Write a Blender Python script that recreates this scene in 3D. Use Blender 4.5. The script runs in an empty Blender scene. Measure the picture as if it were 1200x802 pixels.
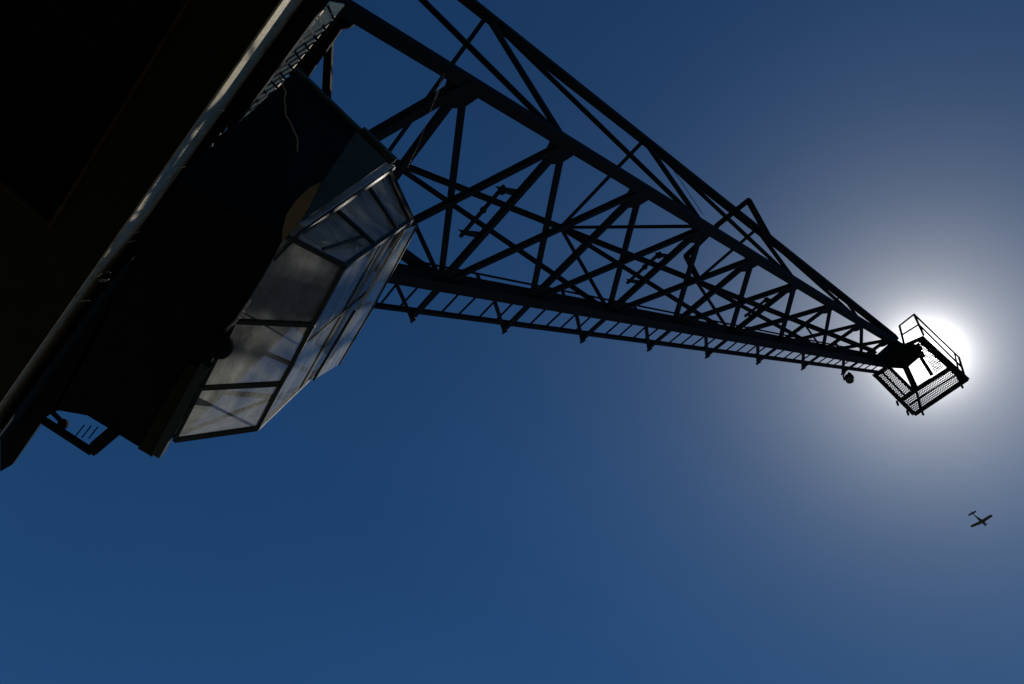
import bpy, bmesh, math, random
from mathutils import Vector, Matrix
random.seed(7)
S = bpy.context.scene
COL = S.collection

# ------------------------------------------------------------------ camera
EYE = Vector((0, 0, 1.6))
F = 893.4239                       # focal length in pixels of the 1200 px wide photograph
RX = Vector((0.761087, -0.609608, 0.22164))      # picture right
RY = Vector((0.62371, 0.593939, -0.508156))      # picture down
RZ = Vector((0.178135, 0.52499, 0.832258))       # view direction
cam = bpy.data.cameras.new('camera')
cam.sensor_width = 36; cam.lens = F / 1200 * 36
cam.clip_start = 0.05; cam.clip_end = 8000
co = bpy.data.objects.new('camera', cam); COL.objects.link(co)
m = Matrix((RX, -RY, -RZ)).transposed().to_4x4(); m.translation = EYE
co.matrix_world = m
S.camera = co

# ------------------------------------------------------------------ sky and sun
SUN = (RX * ((1086 - 600) / F) + RY * ((416 - 401) / F) + RZ).normalized()
EL = math.asin(SUN.z); AZ = math.atan2(SUN.x, SUN.y)      # azimuth clockwise from +Y
w = bpy.data.worlds.new('World'); S.world = w; w.use_nodes = True
nt = w.node_tree; nt.nodes.clear()
def N(t, **k):
    n = nt.nodes.new(t)
    for a, b in k.items(): setattr(n, a, b)
    return n
out = N('ShaderNodeOutputWorld'); bg = N('ShaderNodeBackground')
sky = N('ShaderNodeTexSky', sky_type='NISHITA', sun_disc=False, sun_elevation=EL, sun_rotation=AZ,
        altitude=300, air_density=1.0, dust_density=0.25, ozone_density=3.0)
tint = N('ShaderNodeMix', data_type='RGBA', blend_type='MULTIPLY'); tint.inputs[0].default_value = 1
tint.inputs[7].default_value = (0.215, 0.555, 0.83, 1)
nt.links.new(sky.outputs[0], tint.inputs[6])
# the glare of the veiled sun: brightness of the air by angle from the sun
tc = N('ShaderNodeTexCoord')
dot = N('ShaderNodeVectorMath', operation='DOT_PRODUCT'); dot.inputs[1].default_value = SUN
nt.links.new(tc.outputs['Generated'], dot.inputs[0])
def M(op, a, b=None):
    n = N('ShaderNodeMath', operation=op)
    for i, v in enumerate((a, b)):
        if v is None: continue
        if isinstance(v, (int, float)): n.inputs[i].default_value = v
        else: nt.links.new(v, n.inputs[i])
    return n.outputs[0]
ang = M('ARCCOSINE', M('MINIMUM', dot.outputs['Value'], 0.999999))
def lobe(width, power, amp):
    return M('MULTIPLY', M('EXPONENT', M('MULTIPLY', M('POWER', M('DIVIDE', ang, width), power), -1.0)), amp)
acc = None
for wd, pw, am, c in ((0.023, 1.3, 95.0, (1, .98, .96, 1)), (0.062, 1.0, 18.0, (1.0, .93, .87, 1)), (0.180, 1.35, 2.2, (1.0, .82, .50, 1)), (0.42, 1.6, .22, (1.0, .66, .30, 1))):
    mm = N('ShaderNodeMix', data_type='RGBA', blend_type='MULTIPLY'); mm.inputs[0].default_value = 1
    mm.inputs[7].default_value = c
    nt.links.new(lobe(wd, pw, am), mm.inputs[6])
    ad = N('ShaderNodeMix', data_type='RGBA', blend_type='ADD'); ad.inputs[0].default_value = 1
    nt.links.new(acc if acc else tint.outputs[2], ad.inputs[6]); nt.links.new(mm.outputs[2], ad.inputs[7])
    acc = ad.outputs[2]
nz = N('ShaderNodeTexNoise'); nz.inputs['Scale'].default_value = 2.2; nz.inputs['Detail'].default_value = 5; nz.inputs['Roughness'].default_value = .55
nt.links.new(tc.outputs['Generated'], nz.inputs['Vector'])
mr = N('ShaderNodeMapRange'); mr.inputs[1].default_value = .3; mr.inputs[2].default_value = .7; mr.inputs[3].default_value = .95; mr.inputs[4].default_value = 1.06
nt.links.new(nz.outputs['Fac'], mr.inputs[0])
hz = N('ShaderNodeVectorMath', operation='SCALE'); nt.links.new(acc, hz.inputs[0]); nt.links.new(mr.outputs[0], hz.inputs[3])
nt.links.new(hz.outputs[0], bg.inputs[0]); bg.inputs[1].default_value = 0.05
nt.links.new(bg.outputs[0], out.inputs[0])
sd = bpy.data.lights.new('sun', 'SUN'); sd.energy = 5.0; sd.angle = math.radians(0.53); sd.color = (1, .93, .80)
so = bpy.data.objects.new('sun', sd); COL.objects.link(so)
so.rotation_euler = SUN.to_track_quat('Z', 'Y').to_euler()
S.view_settings.view_transform = 'Standard'; S.view_settings.look = 'None'
S.view_settings.exposure = -0.15; S.view_settings.gamma = 1; S.view_settings.use_curve_mapping = False
S.render.engine = 'CYCLES'
S.cycles.max_bounces = 8; S.cycles.transparent_max_bounces = 16

# ------------------------------------------------------------------ helpers
def ray(px, py): return RX * ((px - 600) / F) + RY * ((py - 401) / F) + RZ
def H(px, py, h):
    """point on the horizontal plane h metres above the eye"""
    v = ray(px, py); return EYE + v * (h / v.z)
def HL(pts, h): return [H(a, b, h) for a, b in pts]
def Dp(px, py, z): return EYE + ray(px, py) * z

def mat(name, col, rough=.6, metal=0., var=.35, scale=6., bump=.15, spec=.4, col2=None, thr=(.45, .6), coat=0):
    m = bpy.data.materials.new(name); m.use_nodes = True; t = m.node_tree; t.nodes.clear()
    o = t.nodes.new('ShaderNodeOutputMaterial'); b = t.nodes.new('ShaderNodeBsdfPrincipled')
    c = t.nodes.new('ShaderNodeTexCoord'); n = t.nodes.new('ShaderNodeTexNoise')
    n.inputs['Scale'].default_value = scale; n.inputs['Detail'].default_value = 8; n.inputs['Roughness'].default_value = .65
    t.links.new(c.outputs['Object'], n.inputs['Vector'])
    r = t.nodes.new('ShaderNodeValToRGB')
    r.color_ramp.elements[0].position = thr[0]; r.color_ramp.elements[1].position = thr[1]
    a = col; bb = col2 or tuple(min(1, x * (1 + var * 1.5)) for x in col)
    if not col2: a = tuple(x * (1 - var) for x in col); r.color_ramp.elements[0].position = .3; r.color_ramp.elements[1].position = .7
    r.color_ramp.elements[0].color = (*a, 1); r.color_ramp.elements[1].color = (*bb, 1)
    t.links.new(n.outputs['Fac'], r.inputs[0]); t.links.new(r.outputs[0], b.inputs['Base Color'])
    rr = t.nodes.new('ShaderNodeMapRange'); rr.inputs[3].default_value = max(.05, rough - .15); rr.inputs[4].default_value = min(1, rough + .2)
    n2 = t.nodes.new('ShaderNodeTexNoise'); n2.inputs['Scale'].default_value = scale * 4; n2.inputs['Detail'].default_value = 6
    t.links.new(c.outputs['Object'], n2.inputs['Vector'])
    t.links.new(n2.outputs['Fac'], rr.inputs[0]); t.links.new(rr.outputs[0], b.inputs['Roughness'])
    b.inputs['Metallic'].default_value = metal; b.inputs['Specular IOR Level'].default_value = spec
    b.inputs['Coat Weight'].default_value = coat
    if bump:
        bu = t.nodes.new('ShaderNodeBump'); bu.inputs['Strength'].default_value = bump; bu.inputs['Distance'].default_value = .02
        t.links.new(n2.outputs['Fac'], bu.inputs['Height']); t.links.new(bu.outputs[0], b.inputs['Normal'])
    t.links.new(b.outputs[0], o.inputs[0])
    return m

STEEL = mat('jib_paint', (.009, .011, .015), .75, 0, .3, 5, .1, .12, col2=(.018, .012, .009), thr=(.52, .72))
STEELD = mat('dark_paint', (.008, .009, .010), .8, 0, .3, 4, .1, .06)
OLIVE = mat('olive_deck_paint', (.007, .008, .002), .9, 0, .4, 3, .2, .25, col2=(.018, .013, .007), thr=(.5, .75))
GLOSS = mat('worn_beam_glint', (.36, .32, .245), .30, .1, .3, 7, .12, .6, col2=(.14, .12, .09), thr=(.52, .7))  # worn paint, base raised pale and warm to stand in for the sun glint
RUST = mat('rusty_edge', (.035, .018, .007), .9, 0, .5, 9, .3, .2)
BODY = mat('cab_black_paint', (.004, .005, .007), .8, 0, .3, 3, .1, .08)
GREEN = mat('cab_green_paint', (.022, .036, .033), .6, 0, .3, 4, .1, .3)
BROWN = mat('cab_brown_panel', (.17, .09, .02), .6, 0, .25, 4, .1, .3)
ALU = mat('weathered_aluminium', (.34, .33, .31), .42, .25, .3, 10, .1, .5)
FRAME = mat('window_frame_paint', (.016, .022, .022), .55, 0, .3, 8, .1, .25)
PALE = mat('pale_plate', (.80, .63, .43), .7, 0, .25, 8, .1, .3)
GRATE = mat('grating_steel', (.012, .011, .011), .8, 0, .3, 8, .1, .3)
CONC = mat('quay_concrete', (.050, .052, .054), .9, 0, .3, .5, .3, .2)
LAMP = mat('lamp_enamel', (.03, .03, .032), .45, 0, .3, 8, .05, .4)
PLANE = mat('aircraft_paint', (.07, .065, .06), .5, 0, .2, .5, 0, .4)
WIRE = mat('tan_wire', (.22, .16, .09), .8, 0, .4, 30, 0, .2)
WEB = mat('cobweb_silk_and_glints', (.55, .52, .45), .5, 0, .1, 4, 0, .5)

def glass(name, tint, dust, dustcol, scale):
    m = bpy.data.materials.new(name); m.use_nodes = True; t = m.node_tree; t.nodes.clear()
    n = t.nodes.new; L = t.links.new
    o = n('ShaderNodeOutputMaterial'); tr = n('ShaderNodeBsdfTransparent'); tr.inputs[0].default_value = (*tint, 1)
    gl = n('ShaderNodeBsdfGlossy'); gl.inputs['Roughness'].default_value = .06
    df = n('ShaderNodeBsdfDiffuse'); tl = n('ShaderNodeBsdfTranslucent')
    for q in (df, tl): q.inputs[0].default_value = (*dustcol, 1)
    d2 = n('ShaderNodeMixShader'); d2.inputs[0].default_value = .6; L(df.outputs[0], d2.inputs[1]); L(tl.outputs[0], d2.inputs[2])
    c = n('ShaderNodeTexCoord'); mp = n('ShaderNodeMapping'); mp.inputs['Scale'].default_value = (1.3, .45, 2.6); mp.inputs['Rotation'].default_value = (.4, .2, .5)
    L(c.outputs['Object'], mp.inputs[0])
    nz = n('ShaderNodeTexNoise'); nz.inputs['Scale'].default_value = scale; nz.inputs['Detail'].default_value = 9; nz.inputs['Roughness'].default_value = .7
    L(mp.outputs[0], nz.inputs['Vector'])
    mr = n('ShaderNodeMapRange'); mr.inputs[1].default_value = .36; mr.inputs[2].default_value = .66; mr.inputs[3].default_value = dust * .5; mr.inputs[4].default_value = min(.95, dust * 1.55)
    L(nz.outputs['Fac'], mr.inputs[0])
    a = n('ShaderNodeMixShader'); L(mr.outputs[0], a.inputs[0]); L(tr.outputs[0], a.inputs[1]); L(d2.outputs[0], a.inputs[2])
    lw = n('ShaderNodeLayerWeight'); lw.inputs[0].default_value = .5
    pw = n('ShaderNodeMath'); pw.operation = 'POWER'; L(lw.outputs['Facing'], pw.inputs[0]); pw.inputs[1].default_value = 4.0
    fr = n('ShaderNodeMapRange'); L(pw.outputs[0], fr.inputs[0]); fr.inputs[3].default_value = .04; fr.inputs[4].default_value = .5
    b = n('ShaderNodeMixShader'); L(fr.outputs[0], b.inputs[0]); L(a.outputs[0], b.inputs[1]); L(gl.outputs[0], b.inputs[2])
    L(b.outputs[0], o.inputs[0])
    return m
GLASS = glass('dusty_glass', (.72, .76, .78), .34, (.55, .56, .56), 3.0)  # real dust, thickened in these panes to stand in for sunlit haze too
GLASS_B = glass('grimy_front_glass', (.84, .87, .88), .46, (.66, .67, .64), 2.6)
GLASS_C = glass('whitened_glass', (.84, .87, .88), .66, (.70, .70, .66), 5)

class MB:
    def __init__(s): s.bm = bmesh.new()
    def beam(s, p, q, w, h=None, up=Vector((0, 0, 1)), kind='box'):
        h = h or w; d = (q - p).normalized(); sd = d.cross(up)
        if sd.length < 1e-4: sd = d.cross(Vector((1, 0, 0)))
        sd.normalize(); u = sd.cross(d).normalized()
        if kind == 'box': prof = [(-.5, -.5), (.5, -.5), (.5, .5), (-.5, .5)]; prof = [(a * w, b * h) for a, b in prof]
        elif kind == 'angle':
            t = min(w, h) * .16; prof = [(-w/2, -h/2), (w/2, -h/2), (w/2, -h/2 + t), (-w/2 + t, -h/2 + t), (-w/2 + t, h/2), (-w/2, h/2)]
        elif kind == 'I':
            t = h * .1; v = w * .08
            prof = [(-w/2, -h/2), (w/2, -h/2), (w/2, -h/2 + t), (v, -h/2 + t), (v, h/2 - t), (w/2, h/2 - t), (w/2, h/2), (-w/2, h/2), (-w/2, h/2 - t), (-v, h/2 - t), (-v, -h/2 + t), (-w/2, -h/2 + t)]
        elif kind == 'tube':
            prof = [(math.cos(i * math.pi / 5) * w/2, math.sin(i * math.pi / 5) * w/2) for i in range(10)]
        A = [s.bm.verts.new(p + sd * a + u * b) for a, b in prof]
        B = [s.bm.verts.new(q + sd * a + u * b) for a, b in prof]
        n = len(prof)
        for i in range(n): s.bm.faces.new((A[i], A[(i+1) % n], B[(i+1) % n], B[i]))
        s.bm.faces.new(A[::-1]); s.bm.faces.new(B)
        return s
    def path(s, pts, w):
        for a, b in zip(pts, pts[1:]): s.beam(a, b, w, w, kind='tube')
        return s
    def slab(s, pts, off):
        """polygon extruded by the vector off"""
        A = [s.bm.verts.new(p) for p in pts]; B = [s.bm.verts.new(p + off) for p in pts]; n = len(pts)
        s.bm.faces.new(A[::-1]); s.bm.faces.new(B)
        for i in range(n): s.bm.faces.new((A[i], A[(i+1) % n], B[(i+1) % n], B[i]))
        return s
    def ball(s, c, r, sc=(1, 1, 1), seg=20, lo=-1, dirz=None):
        mt = Matrix.Translation(c)
        if dirz is not None: mt = mt @ dirz.to_track_quat('Z', 'Y').to_matrix().to_4x4()
        bmesh.ops.create_uvsphere(s.bm, u_segments=seg, v_segments=seg // 2, radius=r, matrix=mt @ Matrix.Diagonal((*sc, 1)))
        return s
    def loft(s, c0, axis, side, up, rings, seg=16):
        prev = None
        for t, a, b, dz in rings:
            c = c0 + axis * t + up * dz
            R = [s.bm.verts.new(c + side * math.cos(i * 2 * math.pi / seg) * a + up * math.sin(i * 2 * math.pi / seg) * b) for i in range(seg)]
            if prev:
                for i in range(seg): s.bm.faces.new((prev[i], prev[(i+1) % seg], R[(i+1) % seg], R[i]))
            else: s.bm.faces.new(R[::-1])
            prev = R
        s.bm.faces.new(prev); return s
    def build(s, name, mt, parent=None, bevel=0, origin=None, smooth=False, solid=0):
        bmesh.ops.recalc_face_normals(s.bm, faces=s.bm.faces)
        if origin is None: origin = Vector((0, 0, 0))
        else: bmesh.ops.translate(s.bm, verts=s.bm.verts, vec=-origin)
        me = bpy.data.meshes.new(name); s.bm.to_mesh(me); s.bm.free()
        if smooth:
            for p in me.polygons: p.use_smooth = True
        me.materials.append(mt); o = bpy.data.objects.new(name, me); COL.objects.link(o)
        o.location = origin
        if parent is not None:
            po = Vector((0, 0, 0)); q = parent
            while q is not None: po += q.location; q = q.parent
            o.parent = parent; o.location = origin - po
        if bevel:
            b = o.modifiers.new('bevel', 'BEVEL'); b.width = bevel; b.segments = 2; b.limit_method = 'ANGLE'
        return o
def tag(o, label=None, cat=None, group=None, kind=None):
    if label: o['label'] = label
    if cat: o['category'] = cat
    if group: o['group'] = group
    if kind: o['kind'] = kind
    return o
UP = Vector((0, 0, 1))

# ------------------------------------------------------------------ ground
g = MB(); g.slab([Vector((-3000, -3000, 0)), Vector((3000, -3000, 0)), Vector((3000, 3000, 0)), Vector((-3000, 3000, 0))], Vector((0, 0, -.5)))
tag(g.build('ground', CONC), kind='structure')

crane = bpy.data.objects.new('harbour_crane', None); COL.objects.link(crane)
CB = Vector((-6.6, 4.6, 0)); crane.location = CB
tag(crane, 'huge dark dockside crane seen from below with glazed cab and long lattice jib', 'crane')

# pedestal under the machinery deck (outside the picture, carries the crane)
pd = MB(); pd.loft(CB, UP, Vector((1, 0, 0)), Vector((0, 1, 0)), [(0, 2.0, 2.0, 0), (.3, 2.0, 2.0, 0), (.32, 1.5, 1.5, 0), (7.3, 1.3, 1.3, 0), (7.32, 1.7, 1.7, 0), (8.06, 1.7, 1.7, 0)], 40)
pd.build('pedestal', OLIVE, crane)

# ------------------------------------------------------------------ jib
A0 = Vector((-0.8765, 3.8604, 10.6863)) + EYE
ELJ, YAW = 0.6818, 0.0918; E2 = 0.8027
L = 2.2
dj = Vector((math.cos(ELJ) * math.cos(YAW), math.cos(ELJ) * math.sin(YAW), math.sin(ELJ)))
NJ = Vector((-math.sin(E2), 0, math.cos(E2))); KY = Vector((0, 1, 0))
def A(n): return A0 + dj * L * n
def W(n): return 3.9322 - .3715 * n
def Hh(n): return 3.7172 - .389 * n
def C(n): return A(n) + KY * W(n)
def B(n): return A(n) + NJ * Hh(n)
def D(n): return A(n) + KY * W(n) + NJ * Hh(n)
TIP = 8.75
for fn, a, b, wd, nm in ((A, -1.25, TIP, .185, ''), (C, -1.25, TIP, .245, ''), (B, -1.25, 8.6, .175, ''), (D, -1.25, 8.6, .11, '')):
    mb = MB(); mb.beam(fn(a), fn(b), wd, wd * 1.05, NJ, 'box' if fn is not D else 'I')
    if fn is C:   # flange plates proud of the web
        for sgn in (-1, 1):
            mb.beam(fn(a) + NJ * sgn * .132, fn(b) + NJ * sgn * .132, .27, .02, NJ)
    mb.build('jib_chord', STEEL, crane, bevel=.012)
def br(name, p, q, wd, kind='angle', shrink=0.0, up=None):
    d = (q - p).normalized(); p = p + d * shrink; q = q - d * shrink
    MB().beam(p, q, wd, wd, up or NJ, kind).build(name, STEEL, crane)
for n in range(0, 9):
    k = 1 if n < 6 else .8
    br('cross_bar', A(n), C(n), .108 * k, 'box')
    if n >= 1 or True:
        if n < 8: br('diagonal_brace', A(n) + NJ * .03, C(n + 1) + NJ * .03, .088 * k, 'box')
        if n == 0: br('diagonal_brace', A(0) - NJ * .03, C(-1) - NJ * .03, .15, 'box')
        if n < 8: br('diagonal_brace', A(n + 1) - NJ * .03, C(n) - NJ * .03, .10 * k, 'box')
for n in range(-1, 9, 2):
    k = 1 if n < 6 else .7
    br('jib_post', A(n), B(n), .085 * k, 'box'); br('jib_post', C(n), D(n), .065 * k, 'box')
    br('top_tie', B(n), D(n), .06 * k, 'box')
    if n + 2 <= 8.6:
        br('side_brace', B(n), A(n + 2), .08 * k, 'box')
        br('side_brace', D(n), C(n + 2), (.16 if n < 0 else .085) * k, 'box')
br('cross_frame_brace', D(3), A(3), .065, 'box')
# gusset plates under the nodes
for n in range(0, 9):
    k = 1 if n < 5 else .75
    for P, s in ((A(n), 1), (C(n), -1)):
        e = KY * s; t = NJ * -.012
        z = P - NJ * .04
        MB().slab([z - dj * .34 * k, z + dj * .34 * k, z + dj * .20 * k + e * .36 * k, z + dj * .04 * k + e * .44 * k, z - dj * .22 * k + e * .32 * k], t).build('gusset_plate', STEEL, crane)
for n in (1, 3, 5):
    P = B(n); t = KY * .015; d2 = (A(n) - B(n)).normalized()
    MB().slab([P - dj * .22, P + dj * .36, P + dj * .30 + d2 * .25, P + d2 * .42, P - dj * .12 + d2 * .2], t).build('gusset_plate', STEEL, crane)
# rope guide frames beside some of the cross bars
for n in (1, 3, 5):
    a = A(n).lerp(C(n), .36); b = A(n).lerp(C(n), .66); off = (-dj * .42) * (1 if n < 4 else .9) - NJ * .05
    mb = MB(); mb.beam(a + off + (a - b) * .10, b + off - (a - b) * .08, .055, .05, NJ)
    
    for q_ in (a, b): mb.slab([q_, q_ + off * .9 - (a-b) * .03, q_ + off * 1.35 + (a-b) * .03, q_ + (a-b) * .14], NJ * .02)
    mb.ball(a + off * .9, .07); mb.ball(a.lerp(b, .45) + off, .06)
    mb.build('rope_guide', STEEL, crane)
# luffing stop frame round the jib near its middle
zz = 18.6
mb = MB()
pts = [Dp(818, 327, zz), Dp(804, 300, zz), Dp(842, 263, zz), Dp(877, 235, zz), Dp(903, 282, zz)]
for a, b in zip(pts, pts[1:]): mb.beam(a, b, .125, .10, RZ)
for p in pts[1:4]: mb.ball(p, .065)
mb.build('stop_frame', STEEL, crane)
# pipe along the far chord and thin cable
pipe = MB(); pipe.beam(C(-.3) + NJ * .30 - KY * .12, C(7.6) + NJ * .26 - KY * .06, .045, .045, NJ, 'tube')
for n in range(0, 8): pipe.beam(C(n + .4) + NJ * .1 - KY * .08, C(n + .4) + NJ * .29 - KY * .1, .05, .05, dj)
pipe.build('cable_pipe', STEEL, crane)
MB().beam(Dp(783, 190, 17.5), Dp(824, 252, 16.5), .014, .014, UP, 'tube').build('thin_cable', STEELD, crane)
# two hoist ropes above the near chord, from the jib head down to the machinery
# walkway along the outer side of the far chord
def CW(n): return KY * (.92 - .045 * n)
wk = MB(); wk.beam(C(-.9) + CW(-.9), C(9.0) + CW(9.0), .085, .085, NJ)
walk = wk.build('walkway', STEEL, crane)
for i in range(-4, 45):
    n = i / 5 + .05 + random.uniform(-.012, .012); jt = dj * random.uniform(-.03, .03)
    MB().beam(C(n) + KY * .12, C(n) + CW(n) + jt, random.uniform(.028, .036), .03, NJ).build('rung', STEEL, walk)
for n in range(0, 9):
    tipv = C(n) + CW(n) + KY * .17 - NJ * .05
    og = MB(); og.beam(C(n) + KY * .12 - NJ * .05, tipv, .12, .05, NJ)
    og.slab([tipv - dj * .16 - KY * .16, tipv + dj * .075 - KY * .04, tipv + dj * .03 + KY * .10], NJ * -.045)
    og.build('outrigger', STEEL, walk)
    MB().beam(C(n - .42) + KY * .12 - NJ * .05, tipv, .075, .05, NJ).build('outrigger_brace', STEEL, walk)

# ------------------------------------------------------------------ platform at the jib head
HP = 22.1
def cp(x, y): return (980 + x * .1871, 350 + y * .1871)
def PP(x, y, dh=0): return H(*cp(x, y), HP + dh) if dh == 0 else H(*cp(x, y), HP) + UP * dh
fr = MB()
def fb(a, b, w, h=.16, dh=.08): fr.beam(PP(*a, 0) + UP * dh, PP(*b, 0) + UP * dh, w, h, UP)
fb((525, 248), (815, 515), .22, .06, 0); fb((245, 480), (488, 725), .13, .06, 0); fb((488, 728), (820, 505), .13, .06, 0)
fb((400, 640), (725, 428), .13, .06, .003); fb((420, 300), (552, 243), .12, .06, .003); fb((232, 488), (330, 425), .11, .06, .004)
fb((432, 425), (500, 575), .18, .06, .006); fb((330, 430), (475, 575), .10, .06, .009); fb((527, 365), (600, 480), .11, .06, .008)
fb((505, 590), (530, 690), .08, .05, .01); fb((505, 560), (590, 505), .06, .05, .012); fb((455, 670), (752, 478), .05, .04, .014)
fb((745, 455), (775, 520), .08, .05, .01); fb((290, 465), (425, 605), .06, .05, .01)
plat = fr.build('head_platform', STEELD, crane, bevel=.01)
def grating(quad, nu, nv, ww=.019, name='perforated_plate'):
    """sheet with staggered square holes, built from its webs"""
    q = [PP(*p) + UP * .05 for p in quad]; mb = MB()
    def pt(u, v): return q[0].lerp(q[1], u).lerp(q[3].lerp(q[2], u), v)
    for j in range(nv + 1): mb.beam(pt(0, j / nv), pt(1, j / nv), ww, .008, UP)
    for j in range(nv):
        for i in range(nu + 1):
            u = (i + (.5 if j % 2 else 0)) / nu
            if u <= 1: mb.beam(pt(u, j / nv), pt(u, (j + 1) / nv), ww * 1.1, .008, UP)
    return mb.build(name, GRATE, plat)
grating([(500, 295), (545, 265), (670, 430), (625, 470)], 5, 15, .024)
grating([(250, 480), (320, 440), (470, 580), (400, 635)], 8, 15, .020)
grating([(430, 645), (720, 440), (780, 520), (490, 718)], 29, 8, .020)
# railing
def P3(x, y, h=HP + .1): return H(*cp(x, y), h)
HT = 1.25
ral = MB()
b0, b1 = PP(552, 240, 0) + UP * .1, PP(812, 508, 0) + UP * .1
b2 = PP(430, 300, 0) + UP * .1
t0 = H(*cp(487, 99), HP + HT); t1 = H(*cp(768, 368), HP + HT); t2 = H(*cp(396, 170), HP + HT)
for k in (1., .5):
    pa, pb, pc = b0.lerp(t0, k), b1.lerp(t1, k), b2.lerp(t2, k)
    ral.beam(pa, pb, .055, .055, UP, 'tube'); ral.beam(pa, pc, .05, .05, UP, 'tube')
for u in (0, 1):
    ral.beam(b0.lerp(b1, u), t0.lerp(t1, u), .05, .05, RX, 'box')
ral.beam(b2, t2, .05, .05, RX)
ral.beam(b0.lerp(b1, .86) + UP * .1, t0.lerp(t1, .9), .035, .035, RX)
ral.build('railing', STEELD, plat)
# jib head with its sheaves
hd = MB()
c = Dp(*cp(440, 350), 25.0)
head = [(300, 375), (345, 335), (400, 285), (500, 285), (520, 310), (548, 350), (520, 375), (440, 442), (330, 425)]
zh = (H(*cp(430, 350), HP) - EYE).dot(RZ)
pts = [Dp(*cp(*p), zh - .35) for p in head]
hd.slab(pts, RZ * .75)
hd.build('jib_head', STEELD, crane, bevel=.03)
for i, (x, y) in enumerate(((515, 308), (530, 352), (350, 345))):
    c = Dp(*cp(x, y), zh - .1)
    mb = MB(); mb.beam(c - KY * .07, c + KY * .07, .24, .24, UP, 'tube'); mb.build('sheave', STEELD, crane)
# bolts under the platform edge
for x, y in ((383, 655), (447, 715), (540, 715), (785, 545)):
    MB().beam(PP(x, y) - UP * .12, PP(x, y) + UP * .1, .07, .07, RX, 'tube').build('bolt', STEELD, plat)

# ------------------------------------------------------------------ machinery deck (underside)
HD = 6.5
e2 = Vector((-.087, .996, 0)); e1 = Vector((.996, .087, 0))
T0, T1 = H(328, 2, HD), H(2, 470, HD)
td = (T1 - T0).normalized()
def TL(s): return T0 + td * s
s_end = (H(8, 545, HD) - T0).dot(td) + .2
cor = H(62, 265, HD); cs = (cor - T0).dot(td); cw = (cor - T0).dot(Vector((td.y, -td.x, 0)))
nx = Vector((td.y, -td.x, 0)); nx = nx if nx.x > 0 else -nx      # towards the water
cw = (cor - T0).dot(nx)
def DK(s, x, h=0): return T0 + td * s + nx * x + UP * h
dk = MB()
dk.slab([DK(-6, 0), DK(s_end, 0), DK(s_end, cw + .001), DK(-6, cw + .001)], UP * .012)
dk.slab([DK(cs, cw), DK(s_end, cw), DK(s_end, -8), DK(cs, -8)], UP * .012)
dk.slab([DK(-4, cw), DK(-6, cw), DK(-6, -8), DK(-4, -8)], UP * .012)
for s in (-5.2, cs + .9, cs + 2.2, s_end - .05): dk.beam(DK(s, -.05, .12), DK(s, -8, .12), .12, .2, UP)
deck = dk.build('deck_plate', OLIVE, crane)
ho = MB(); ho.slab([DK(-5.8, -.55, .9), DK(s_end - .2, -.55, .9), DK(s_end - .2, -8, .9), DK(-5.8, -8, .9)], UP * .1)
for s in range(-4, 6): ho.beam(DK(s * 1.1, -.8, .8), DK(s * 1.1, -8, .8), .1, .18, UP)
ho.build('house_floor', BODY, crane)
hs = MB(); hs.slab([DK(-5.8, -2.6, 1.0), DK(s_end - .2, -2.6, 1.0), DK(s_end - .2, -8, 1.0), DK(-5.8, -8, 1.0)], UP * 2.6)
hs.build('machinery_house', BODY, crane, bevel=.03)
# rusty lip round the opening
lip = MB()
random.seed(3)
s = -3.9
while s < cs:
    e = s + random.uniform(.15, .5); lip.beam(DK(s, cw - .012, -.02 + random.uniform(-.006, .006)), DK(min(e, cs), cw - .012, -.02), .03, .05, UP); s = e
lip.beam(DK(cs - .012, cw, -.02), DK(cs - .012, -3, -.02), .03, .05, UP)
lip.build('opening_lip', RUST, deck)
# edge beam along the deck: web facing the water, top flange
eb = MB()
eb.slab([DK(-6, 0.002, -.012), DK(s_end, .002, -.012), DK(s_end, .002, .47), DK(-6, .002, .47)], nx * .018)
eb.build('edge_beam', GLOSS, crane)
fl = MB()
fl.slab([DK(-6, .02, .47), DK(s_end, .02, .47), DK(s_end - .03, .2, .47), DK(-6, .2, .47)], UP * .03)
fl.slab([DK(-6, .18, .47), DK(s_end - .03, .18, .47), DK(s_end - .03, .18, 0.43), DK(-6, .18, 0.43)], nx * .02)
sm = (H(150, 290, HD) - T0).dot(td); fl.slab([DK(sm, .17, .47), DK(s_end - .03, .17, .47), DK(s_end - .03, .17, .12), DK(sm + .8, .17, .16), DK(sm, .17, .42)], nx * .02)  # lower lip added to narrow the bright web and keep sky light off it
fl.build('edge_flange', STEELD, crane)
fs = (H(215, 225, HD + .5) - T0).dot(td); fe = (H(72, 448, HD + .6) - T0).dot(td)
f2 = MB(); f2.slab(HL(((150, 300), (0, 505), (0, 553), (14, 545), (52, 490), (66, 482), (140, 470), (215, 320)), HD + .60), UP * .06)  # black sheet added to close the sky gap between edge beam and cab
f2.build('gap_fill', STEELD, crane)
fk = MB(); random.seed(21)  # pale flecks standing in for sun sparkles along the beam edge
for i in range(26):
    t = random.random(); px = 262 - 92 * t + random.gauss(0, 1.2); py = 152 + 140 * t + random.gauss(0, 1.2); l = random.uniform(1, 4 if i % 5 else 9)
    fk.slab([H(px, py, HD + .3), H(px + .55 * l, py - .85 * l, HD + .3), H(px + .8 + .5 * l, py - .6 * l, HD + .33)], UP * .004)
fk.build('edge_glints', ALU, crane)
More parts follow.
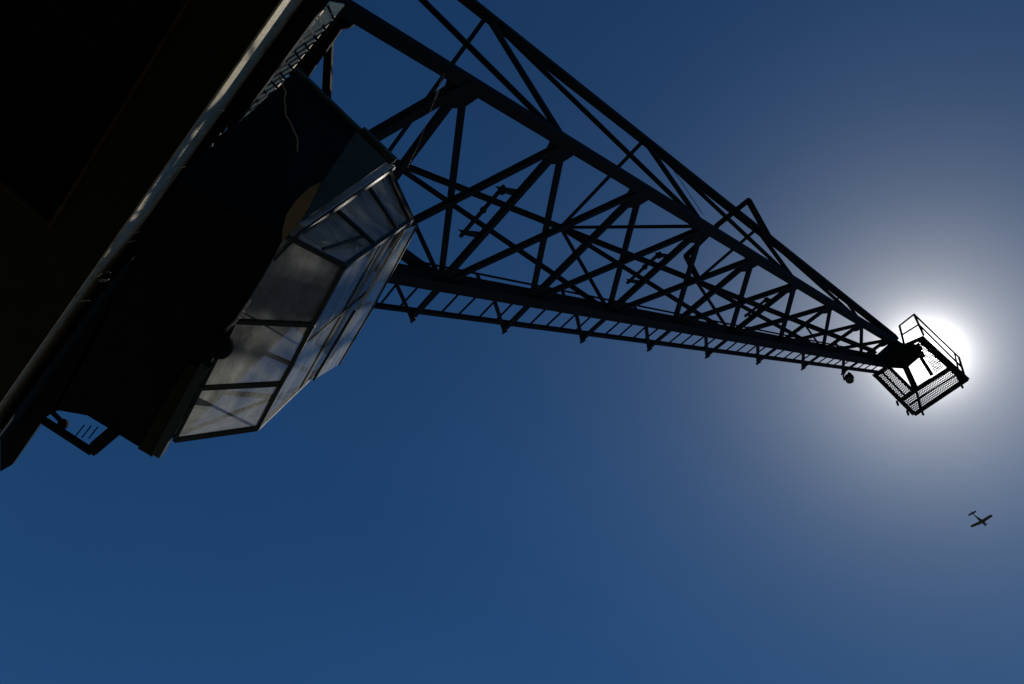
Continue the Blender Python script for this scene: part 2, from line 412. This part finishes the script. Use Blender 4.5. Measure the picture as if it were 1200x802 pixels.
# pale plate between deck and cab; dark strands stand in for a mesh shadow
lz_l = [(398, 4), (380, 23), (320, 71), (283, 119)]; lz_r = [(404, 9), (396, 16), (336, 88), (288, 128)]
def vert_at(px, py, X):      # where the sight line meets a given X
    v = ray(px, py); return EYE + v * (X / v.x)
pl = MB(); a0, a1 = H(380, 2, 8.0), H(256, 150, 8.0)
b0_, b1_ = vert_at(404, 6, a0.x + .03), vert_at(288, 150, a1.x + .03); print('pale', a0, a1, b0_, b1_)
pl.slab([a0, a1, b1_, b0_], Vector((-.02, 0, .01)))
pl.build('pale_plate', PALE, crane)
ms = MB(); nu = 13
nrm = (a1 - a0).cross(b0_ - a0).normalized(); nrm = nrm if nrm.x > 0 else -nrm
for k in range(-12, nu + 12):
    for sg in (1.4, -3.5):
        u0, u1 = k / nu, (k + sg) / nu
        def q(u, v): return a0.lerp(a1, u).lerp(b0_.lerp(b1_, u), v) + nrm * .05
        if min(u0, u1) >= 0 and max(u0, u1) <= 1: ms.beam(q(u0, 0), q(u1, 1), .026, .008, nrm)
ms.build('mesh_shadow_strands', STEELD, crane)

# ------------------------------------------------------------------ cab
F0, R0 = 4.2, 6.2            # floor and roof above the eye
J = H(333, 277, F0); Mp = H(403, 313, F0); P2 = H(302, 502, F0); P1 = H(205, 516, F0)
Jt = H(455, 197, R0); Mt = H(482, 258, R0); P2t = H(388, 420, R0); P1t = H(342, 382, R0)
FL, FB = H(205, 212, F0), H(62, 480, F0)
RL = H(345, 85, R0); RLB = RL + (FB - FL) * 1.0
cab = MB()
floor_poly = [FL, J, H(326, 292, F0), H(268, 390, F0), H(178, 533, F0), H(163, 524, F0), H(127, 502, F0), H(102, 487, F0), FB]
cab.slab(floor_poly, UP * .06)
body = cab.build('cab', BODY, crane)
tag(body, 'black operator cab with angled dusty windows hanging beside the deck')
wl = MB(); wl.slab([FL, J, H(458, 194, R0), RL], Vector((0, .03, 0))); wl.build('near_wall', BODY, body)
wl = MB(); BW = H(178, 533, F0); BWt = Vector((P1t.x - .02, P1t.y + .02, P1t.z))
wl.slab([FL, RL, RLB, FB], Vector((.03, 0, 0))); wl.build('back_wall', BODY, body)
wl = MB(); wl.slab([FB, H(102, 487, F0), H(127, 502, F0), RLB + Vector((.4, 0, 0)), RLB], Vector((0, -.03, 0)))
wl.slab([H(127, 502, F0) + UP * .06, P1 + UP * .02, P1t, RLB + Vector((.4, 0, 0))], Vector((0, -.03, 0))); wl.build('far_wall', BODY, body)
rf = MB(); rf.slab([RL, H(458, 194, R0), Jt, Mt, P2t, P1t, RLB + Vector((.4, 0, 0)), RLB], UP * .05); rf.build('roof', BODY, body)
rim = MB(); rim.beam(RL + Vector((0, -.03, 0)), H(458, 194, R0) + Vector((0, -.03, 0)), .04, .05); rim.beam(H(420, 157, R0) + Vector((0, -.05, 0.01)), H(459, 194, R0) + Vector((0, -.05, .01)), .05, .05)
rim.build('roof_edge', GREEN, body)
gp = MB(); o_ = Vector((0, -.012, 0))
def onwall(px, py):      # point on the near wall plane
    n_ = (J - FL).cross(RL - FL).normalized(); v = ray(px, py); return EYE + v * ((FL - EYE).dot(n_) / v.dot(n_))
gp.slab([onwall(*p) + o_ for p in ((416, 157), (452, 192), (352, 262), (372, 222))], Vector((0, -.01, 0))); gp.build('side_panel', GREEN, body)
bp = MB(); bp.slab([onwall(*p) + Vector((0, -.026, 0)) for p in ((374, 217), (360, 224), (345, 238), (334, 254), (329, 270), (328, 284), (338, 278), (350, 262), (360, 246))], Vector((0, -.008, 0)))
bp.build('curved_panel', BROWN, body)
# corner post between wall and glazing, catches the sun
po_ = MB(); po_.beam(H(338, 275, F0).lerp(Jt, .08), Jt + Vector((0, -.02, 0)), .085, .06, UP); po_.build('corner_post', ALU, body, bevel=.006)
po_ = MB(); po_.beam(H(341, 279, F0) + Vector((.02, -.03, 0)), Jt + Vector((.04, -.04, 0)), .02, .03, UP)
po_.build('window_seal', FRAME, body)
po_ = MB(); po_.slab([H(448, 208, R0), H(455, 193, R0), H(459, 194, R0), H(451, 211, R0)], UP * -.05 + Vector((.01, -.03, 0))); po_.build('corner_plate', ALU, body)
# skirt at the far lower edge
sk = MB(); sk.slab([H(163, 524, F0 - .01), H(180, 534, F0 - .01), H(236, 430, F0 - .01), H(222, 425, F0 - .01)], UP * -.02); sk.build('floor_skirt', OLIVE, body)
sk = MB(); sk.beam(H(185, 532, F0 - .02), H(243, 426, F0 - .02), .07, .07); sk.build('lower_frame', FRAME, body)
sk = MB(); sk.beam(H(189, 527, F0 - .03), H(233, 432, F0 - .03), .008, .012); sk.build('bright_edge', ALU, body)

def pane(pts, name='window_pane', mt=None):
    nrm_ = (pts[1] - pts[0]).cross(pts[2] - pts[0]).normalized()
    mb = MB(); A_ = [mb.bm.verts.new(p) for p in pts]; mb.bm.faces.new(A_)
    return mb.build(name, mt or GLASS, body)
def bar(a, b, w=.035, h=.035, mt=None, name='glazing_bar'):
    MB().beam(a, b, w, h, UP).build(name, mt or FRAME, body)
# floor glazing: strips between bars
lft = [H(205, 516, F0), H(238, 454, F0), H(277, 376, F0), H(316, 312, F0), H(333, 277, F0)]
rgt = [P2, H(329, 449, F0), H(370, 380, F0), H(403, 313, F0)]
pane([lft[0], lft[1], rgt[1], rgt[0]]); pane([lft[1], lft[2], rgt[2], rgt[1]])
pane([lft[2], lft[3], lft[4], H(352, 273, F0), rgt[3], rgt[2]])
bar(lft[0], rgt[0], .035); bar(lft[1] - UP * .01, rgt[1] - UP * .01, .032); bar(lft[2] - UP * .01, rgt[2] - UP * .01, .032)
bar(rgt[0], rgt[3], .032, .04); bar(lft[0], lft[2], .03)
bar(H(322, 304, F0) , H(352, 273, F0), .02)
# near side glazing (faces the camera side): vertical window with level rails
def NW(u, v): return J.lerp(Jt, v).lerp(Mp.lerp(Mt, v), u)
cuts = [0, .37, .72, 1.0]
for a, b in zip(cuts, cuts[1:]): pane([NW(0, a), NW(1, a), NW(1, b), NW(0, b)], mt=GLASS_B)
for v in (0, .37, .72, .96): bar(NW(0, v) + Vector((0, -.01, 0)), NW(1, v) + Vector((0, -.01, 0)), .03, .03)
bar(NW(1, 0), NW(1, 1), .035, .035)
bar(NW(.55, .05), NW(.75, .37), .02, .02)
# front glazing (faces the water)
def FW(u, v): return Mp.lerp(Mt, v).lerp(P2.lerp(P2t, v), u)
for a, b in ((0, .45), (.45, 1)):
    for c_, d_ in ((0, .5), (.5, 1)): pane([FW(a, c_), FW(b, c_), FW(b, d_), FW(a, d_)], mt=GLASS_B)
for a, b in (((0, .5), (1, .5)), ((.45, 0), (.45, 1))): bar(FW(*a), FW(*b), .02, .02)
bar(FW(0, 1), FW(1, 1), .03, .03); bar(P2, P2t, .03, .03, ALU)
ox = Vector((.035, 0, 0))
pane([FW(0, .80) + ox, FW(.55, .78) + ox, FW(.55, 1.0) + ox * 3, FW(0, 1.0) + ox * 2], 'sliding_pane', GLASS_C)
pane([FW(.5, .70) + ox, FW(1, .66) + ox, FW(1, 1.0) + ox * 3, FW(.5, 1.0) + ox * 3], 'sliding_pane', GLASS_C)
bar(FW(0, 1.0) + ox * 2, FW(.55, 1.0) + ox * 3, .022, .022); bar(FW(.5, 1.0) + ox * 3, FW(1, 1.0) + ox * 3, .022, .022)
bar(FW(0, .80) + ox, FW(.55, .78) + ox, .025, .025, ALU); bar(FW(.5, .70) + ox, FW(1, .66) + ox, .025, .025)
# far glazing, seen through the floor panes
def BWN(u, v): return P1.lerp(P1t, v).lerp(P2.lerp(P2t, v), u)
pane([BWN(0, 0), BWN(1, 0), BWN(1, 1), BWN(0, 1)])
bar(BWN(0, 0) + UP * .03, BWN(0, 1), .035, .035, ALU); bar(BWN(0, .05), BWN(1, .5), .02)
for v in (.36, .72): bar(BWN(0, v), BWN(1, v), .035, .035)
# operator seat and desk inside the cab
st = MB(); sc = J.lerp(P1, .35) + Vector((-.25, 0, 0))
st.beam(sc + UP * .1, sc + UP * .42, .12, .12, RX); st.slab([sc + Vector((-.22, -.22, .45)), sc + Vector((.22, -.22, .45)), sc + Vector((.22, .22, .45)), sc + Vector((-.22, .22, .45))], UP * .1)
st.slab([sc + Vector((-.26, -.22, .5)), sc + Vector((-.26, .22, .5)), sc + Vector((-.32, .2, 1.15)), sc + Vector((-.32, -.2, 1.15))], Vector((.08, 0, 0)))
st.build('seat', BODY, body, bevel=.02)
wr = MB(); random.seed(9)
wp = [onwall(325 + 22 * (i / 14) + random.uniform(-1, 1) + 3 * math.sin(i * .7), 93 + 88 * i / 14) + Vector((0, -.03, 0)) for i in range(15)]
wr.path(wp, .012); wr.build('wire', WIRE, body)
# round lamp and crumpled sealing strip at the floor edge
mb = MB(); c = H(258, 406, F0 - .06); mb.ball(c, .095, (1, 1.2, .8)); mb.beam(c + UP * .0, c + UP * .08, .08, .08, RX, 'tube')
mb.build('cab_lamp', BODY, body, smooth=True)
mb = MB(); random.seed(5)
for i in range(9):
    a = H(262 + random.uniform(-1, 3), 386 + i * .8, F0 - .03); b = H(275 + i * 2.2, 378 - i * 3.4, F0 - .03 - random.uniform(0, .03)); b2_ = H(278 + i * 2.2, 380 - i * 3.4, F0 - .02)
    mb.slab([a, b, b2_], UP * .006)
mb.build('crumpled_strip', ALU, body)
# bracket under the far end of the cab
bk = MB(); zb = F0
bk.beam(H(47, 490, zb), H(108, 530, zb), .05, .05); bk.slab([H(103, 524, zb), H(108, 534, zb), H(113, 533, zb), H(139, 511, zb), H(126, 502, zb), H(106, 519, zb)], UP * .05)
bk.slab([H(100, 526, zb - .02), H(110, 535, zb - .02), H(114, 528, zb - .02), H(106, 521, zb - .02)], UP * .1)
bk.beam(H(58, 480, zb), H(72, 494, zb), .03, .03); bk.ball(H(74, 497, zb), .045)
bk.build('end_bracket', STEELD, body)

# jib foot: hinge plate and struts between jib foot and deck
ft = MB(); zf = 9.6
ft.slab([Dp(*p, zf) for p in ((385, -10), (395, 8), (412, 12), (419, 18), (418, 26), (410, 32), (400, 34), (392, 46), (382, 60), (372, 40))], RZ * .04)
ft.build('jib_foot_plate', STEELD, crane)
ft = MB(); ft.slab([Dp(*p, zf + .1) for p in ((380, 20), (395, 28), (392, 44), (358, 95), (334, 86))], RZ * .03); ft.build('foot_strut', STEELD, crane)
MB().beam(Dp(387, 22, zf + .2), Dp(382, 128, zf + .2), .10, .10, RZ).build('foot_strut', STEELD, crane)
bm_ = MB(); bm_.slab([Dp(*p, zf + .5) for p in ((360, -20), (398, -20), (398, 12), (352, 70), (318, 90), (300, 100))], RZ * .03); bm_.build('foot_bracket', BODY, crane)

# ------------------------------------------------------------------ hanging lamp near the jib head
zl = 25.5
c = Dp(995, 443, zl); mb = MB(); 
fl_ = bpy.data.objects.new('floodlight', None); COL.objects.link(fl_); fl_.location = c
tag(fl_, 'small round black floodlight hanging under the walkway near the jib head', 'floodlight')
mb.ball(c, .155, (1, 1, .8), dirz=UP); mb.build('lamp_housing', BODY, fl_, smooth=True)
mb = MB(); mb.path([Dp(990, 436, zl), Dp(988, 441, zl), Dp(989.5, 446, zl)], .05); mb.path([Dp(996, 437, zl), Dp(995, 439, zl)], .12); mb.build('lamp_bracket', STEELD, fl_)
mb = MB(); mb.beam(c - UP * .17, c - UP * .14, .26, .26, RX, 'tube'); mb.build('lamp_lens', LAMP, fl_)

# ------------------------------------------------------------------ light aeroplane
HA = 235.
w1 = H(1138, 618, HA); w2 = H(1161, 603, HA); sp = (w2 - w1); span = sp.length; sx = sp.normalized()
nose = H(1155.5, 615.3, HA); tail = H(1138.5, 601.5, HA)
fx = (nose - tail); flen = fx.length; fx.normalize(); print('plane', span, flen, sx.dot(fx))
sx = (sx - fx * sx.dot(fx)).normalized()
cen = tail.lerp(nose, .68)
ap = bpy.data.objects.new('light_aircraft', None); COL.objects.link(ap); ap.location = cen
tag(ap, 'tiny dark single engine aeroplane crossing the sky below the sun', 'aeroplane')
k = flen / 7.2
fz = MB(); fz.loft(tail, fx, sx, UP, [(t * flen, a * k, b * k, dz * k) for t, a, b, dz in
    ((0, .05, .08, .25), (.12, .12, .16, .2), (.3, .2, .26, .12), (.5, .36, .5, .08), (.62, .5, .72, .1), (.75, .52, .66, .05), (.88, .46, .5, 0), (.97, .32, .34, 0), (1., .1, .12, 0))], 18)
fz.build('fuselage', PLANE, ap, smooth=True)
def wing(root, tipp, c0, c1, th, name):
    mb = MB(); prev = None; rings = []
    for t in (0, .9, 1):
        p = root.lerp(tipp, t); ch = (c0 + (c1 - c0) * t) * (1 if t < 1 else .55)
        prof = [(.5, 0), (.35, .5), (.1, .7), (-.5, 0), (.1, -.35), (.38, -.3)]
        rings.append([mb.bm.verts.new(p + fx * (a * ch) + UP * (b * th * ch)) for a, b in prof])
    for R0_, R1_ in zip(rings, rings[1:]):
        for i in range(6): mb.bm.faces.new((R0_[i], R0_[(i+1) % 6], R1_[(i+1) % 6], R1_[i]))
    mb.bm.faces.new(rings[0]); mb.bm.faces.new(rings[-1])
    return mb.build(name, PLANE, ap)
wc = cen - UP * .3 * k
for s in (-1, 1):
    wing(wc, wc + sx * s * span * .5 + UP * .35 * k, 1.4 * k, 1.1 * k, .13, 'wing')
    wing(tail + fx * .45 * k + UP * .25 * k, tail + fx * .4 * k + sx * s * 1.5 * k + UP * .25 * k, .85 * k, .65 * k, .1, 'tailplane')
mb = MB(); mb.slab([tail + UP * .3 * k, tail + fx * 1.0 * k + UP * .4 * k, tail + fx * .45 * k + UP * 1.0 * k, tail + fx * .1 * k + UP * 1.0 * k], sx * .08 * k); mb.build('fin', PLANE, ap)
mb = MB()
mb.beam(nose + sx * .9 * k + UP * .1 * k, nose - sx * .9 * k - UP * .1 * k, .12 * k, .05 * k, fx); mb.build('propeller', PLANE, ap)
for off in (sx * 1.1, sx * -1.1, fx * 1.6):
    q = cen + off * k - UP * .95 * k
    mb = MB(); mb.beam(q + UP * .6 * k, q, .09 * k, .09 * k, fx); mb.beam(q - sx * .08 * k, q + sx * .08 * k, .42 * k, .42 * k, UP, 'tube'); mb.build('landing_wheel', PLANE, ap)

# ------------------------------------------------------------------ cobwebs and glint ticks
def web(name, label, lines, z, w_=.003, mt=WEB):
    mb = MB()
    for pts in lines: mb.path([Dp(a, b, z) for a, b in pts], w_)
    o = mb.build(name, mt); tag(o, label, 'cobweb')
web('cobweb', 'fine pale spider threads drifting off the lit brace between jib and cab', [[(520, 86), (512, 108), (498, 150), (489, 172), (478, 196)], [(521, 88), (510, 118)], [(497, 150), (492, 168), (486, 180)]], 9.0, .002)
random.seed(11)
ln = []
for i in range(16):
    x = random.uniform(-4, 48); y = 548 - x * 1.15 + random.uniform(0, 14); l = random.uniform(8, 20)
    ln.append([(x, y), (x + l * .6, y + l * .15 + 1), (x + l, y + l * random.uniform(-.3, .6))])
lk = []
for i in range(26):
    t = random.random() ** .8; x = 312 - 225 * t; y = 25 + 330 * t; l = random.uniform(4, 13)
    if random.random() < .8: x += random.uniform(0, 14)
    lk.append([(x, y), (x + l * .5, y - random.uniform(-.6, 1)), (x + l, y - random.uniform(-1.5, 3))])
web('cobweb', 'short pale ticks drawn as highlight sparkles across the bright upper edge of the deck beam', lk, 7.4, .005)  # pale ticks put in for the highlight sparkles on the beam
ln = []
for i in range(3): ln.append([(94 + i * 8 - 6, 512 - i * -1), (94 + i * 8 + 5, 498 + i)])
web('cobweb', 'three short dark threads stretched inside the bracket under the cab end', ln, 6.0, .010, STEELD)
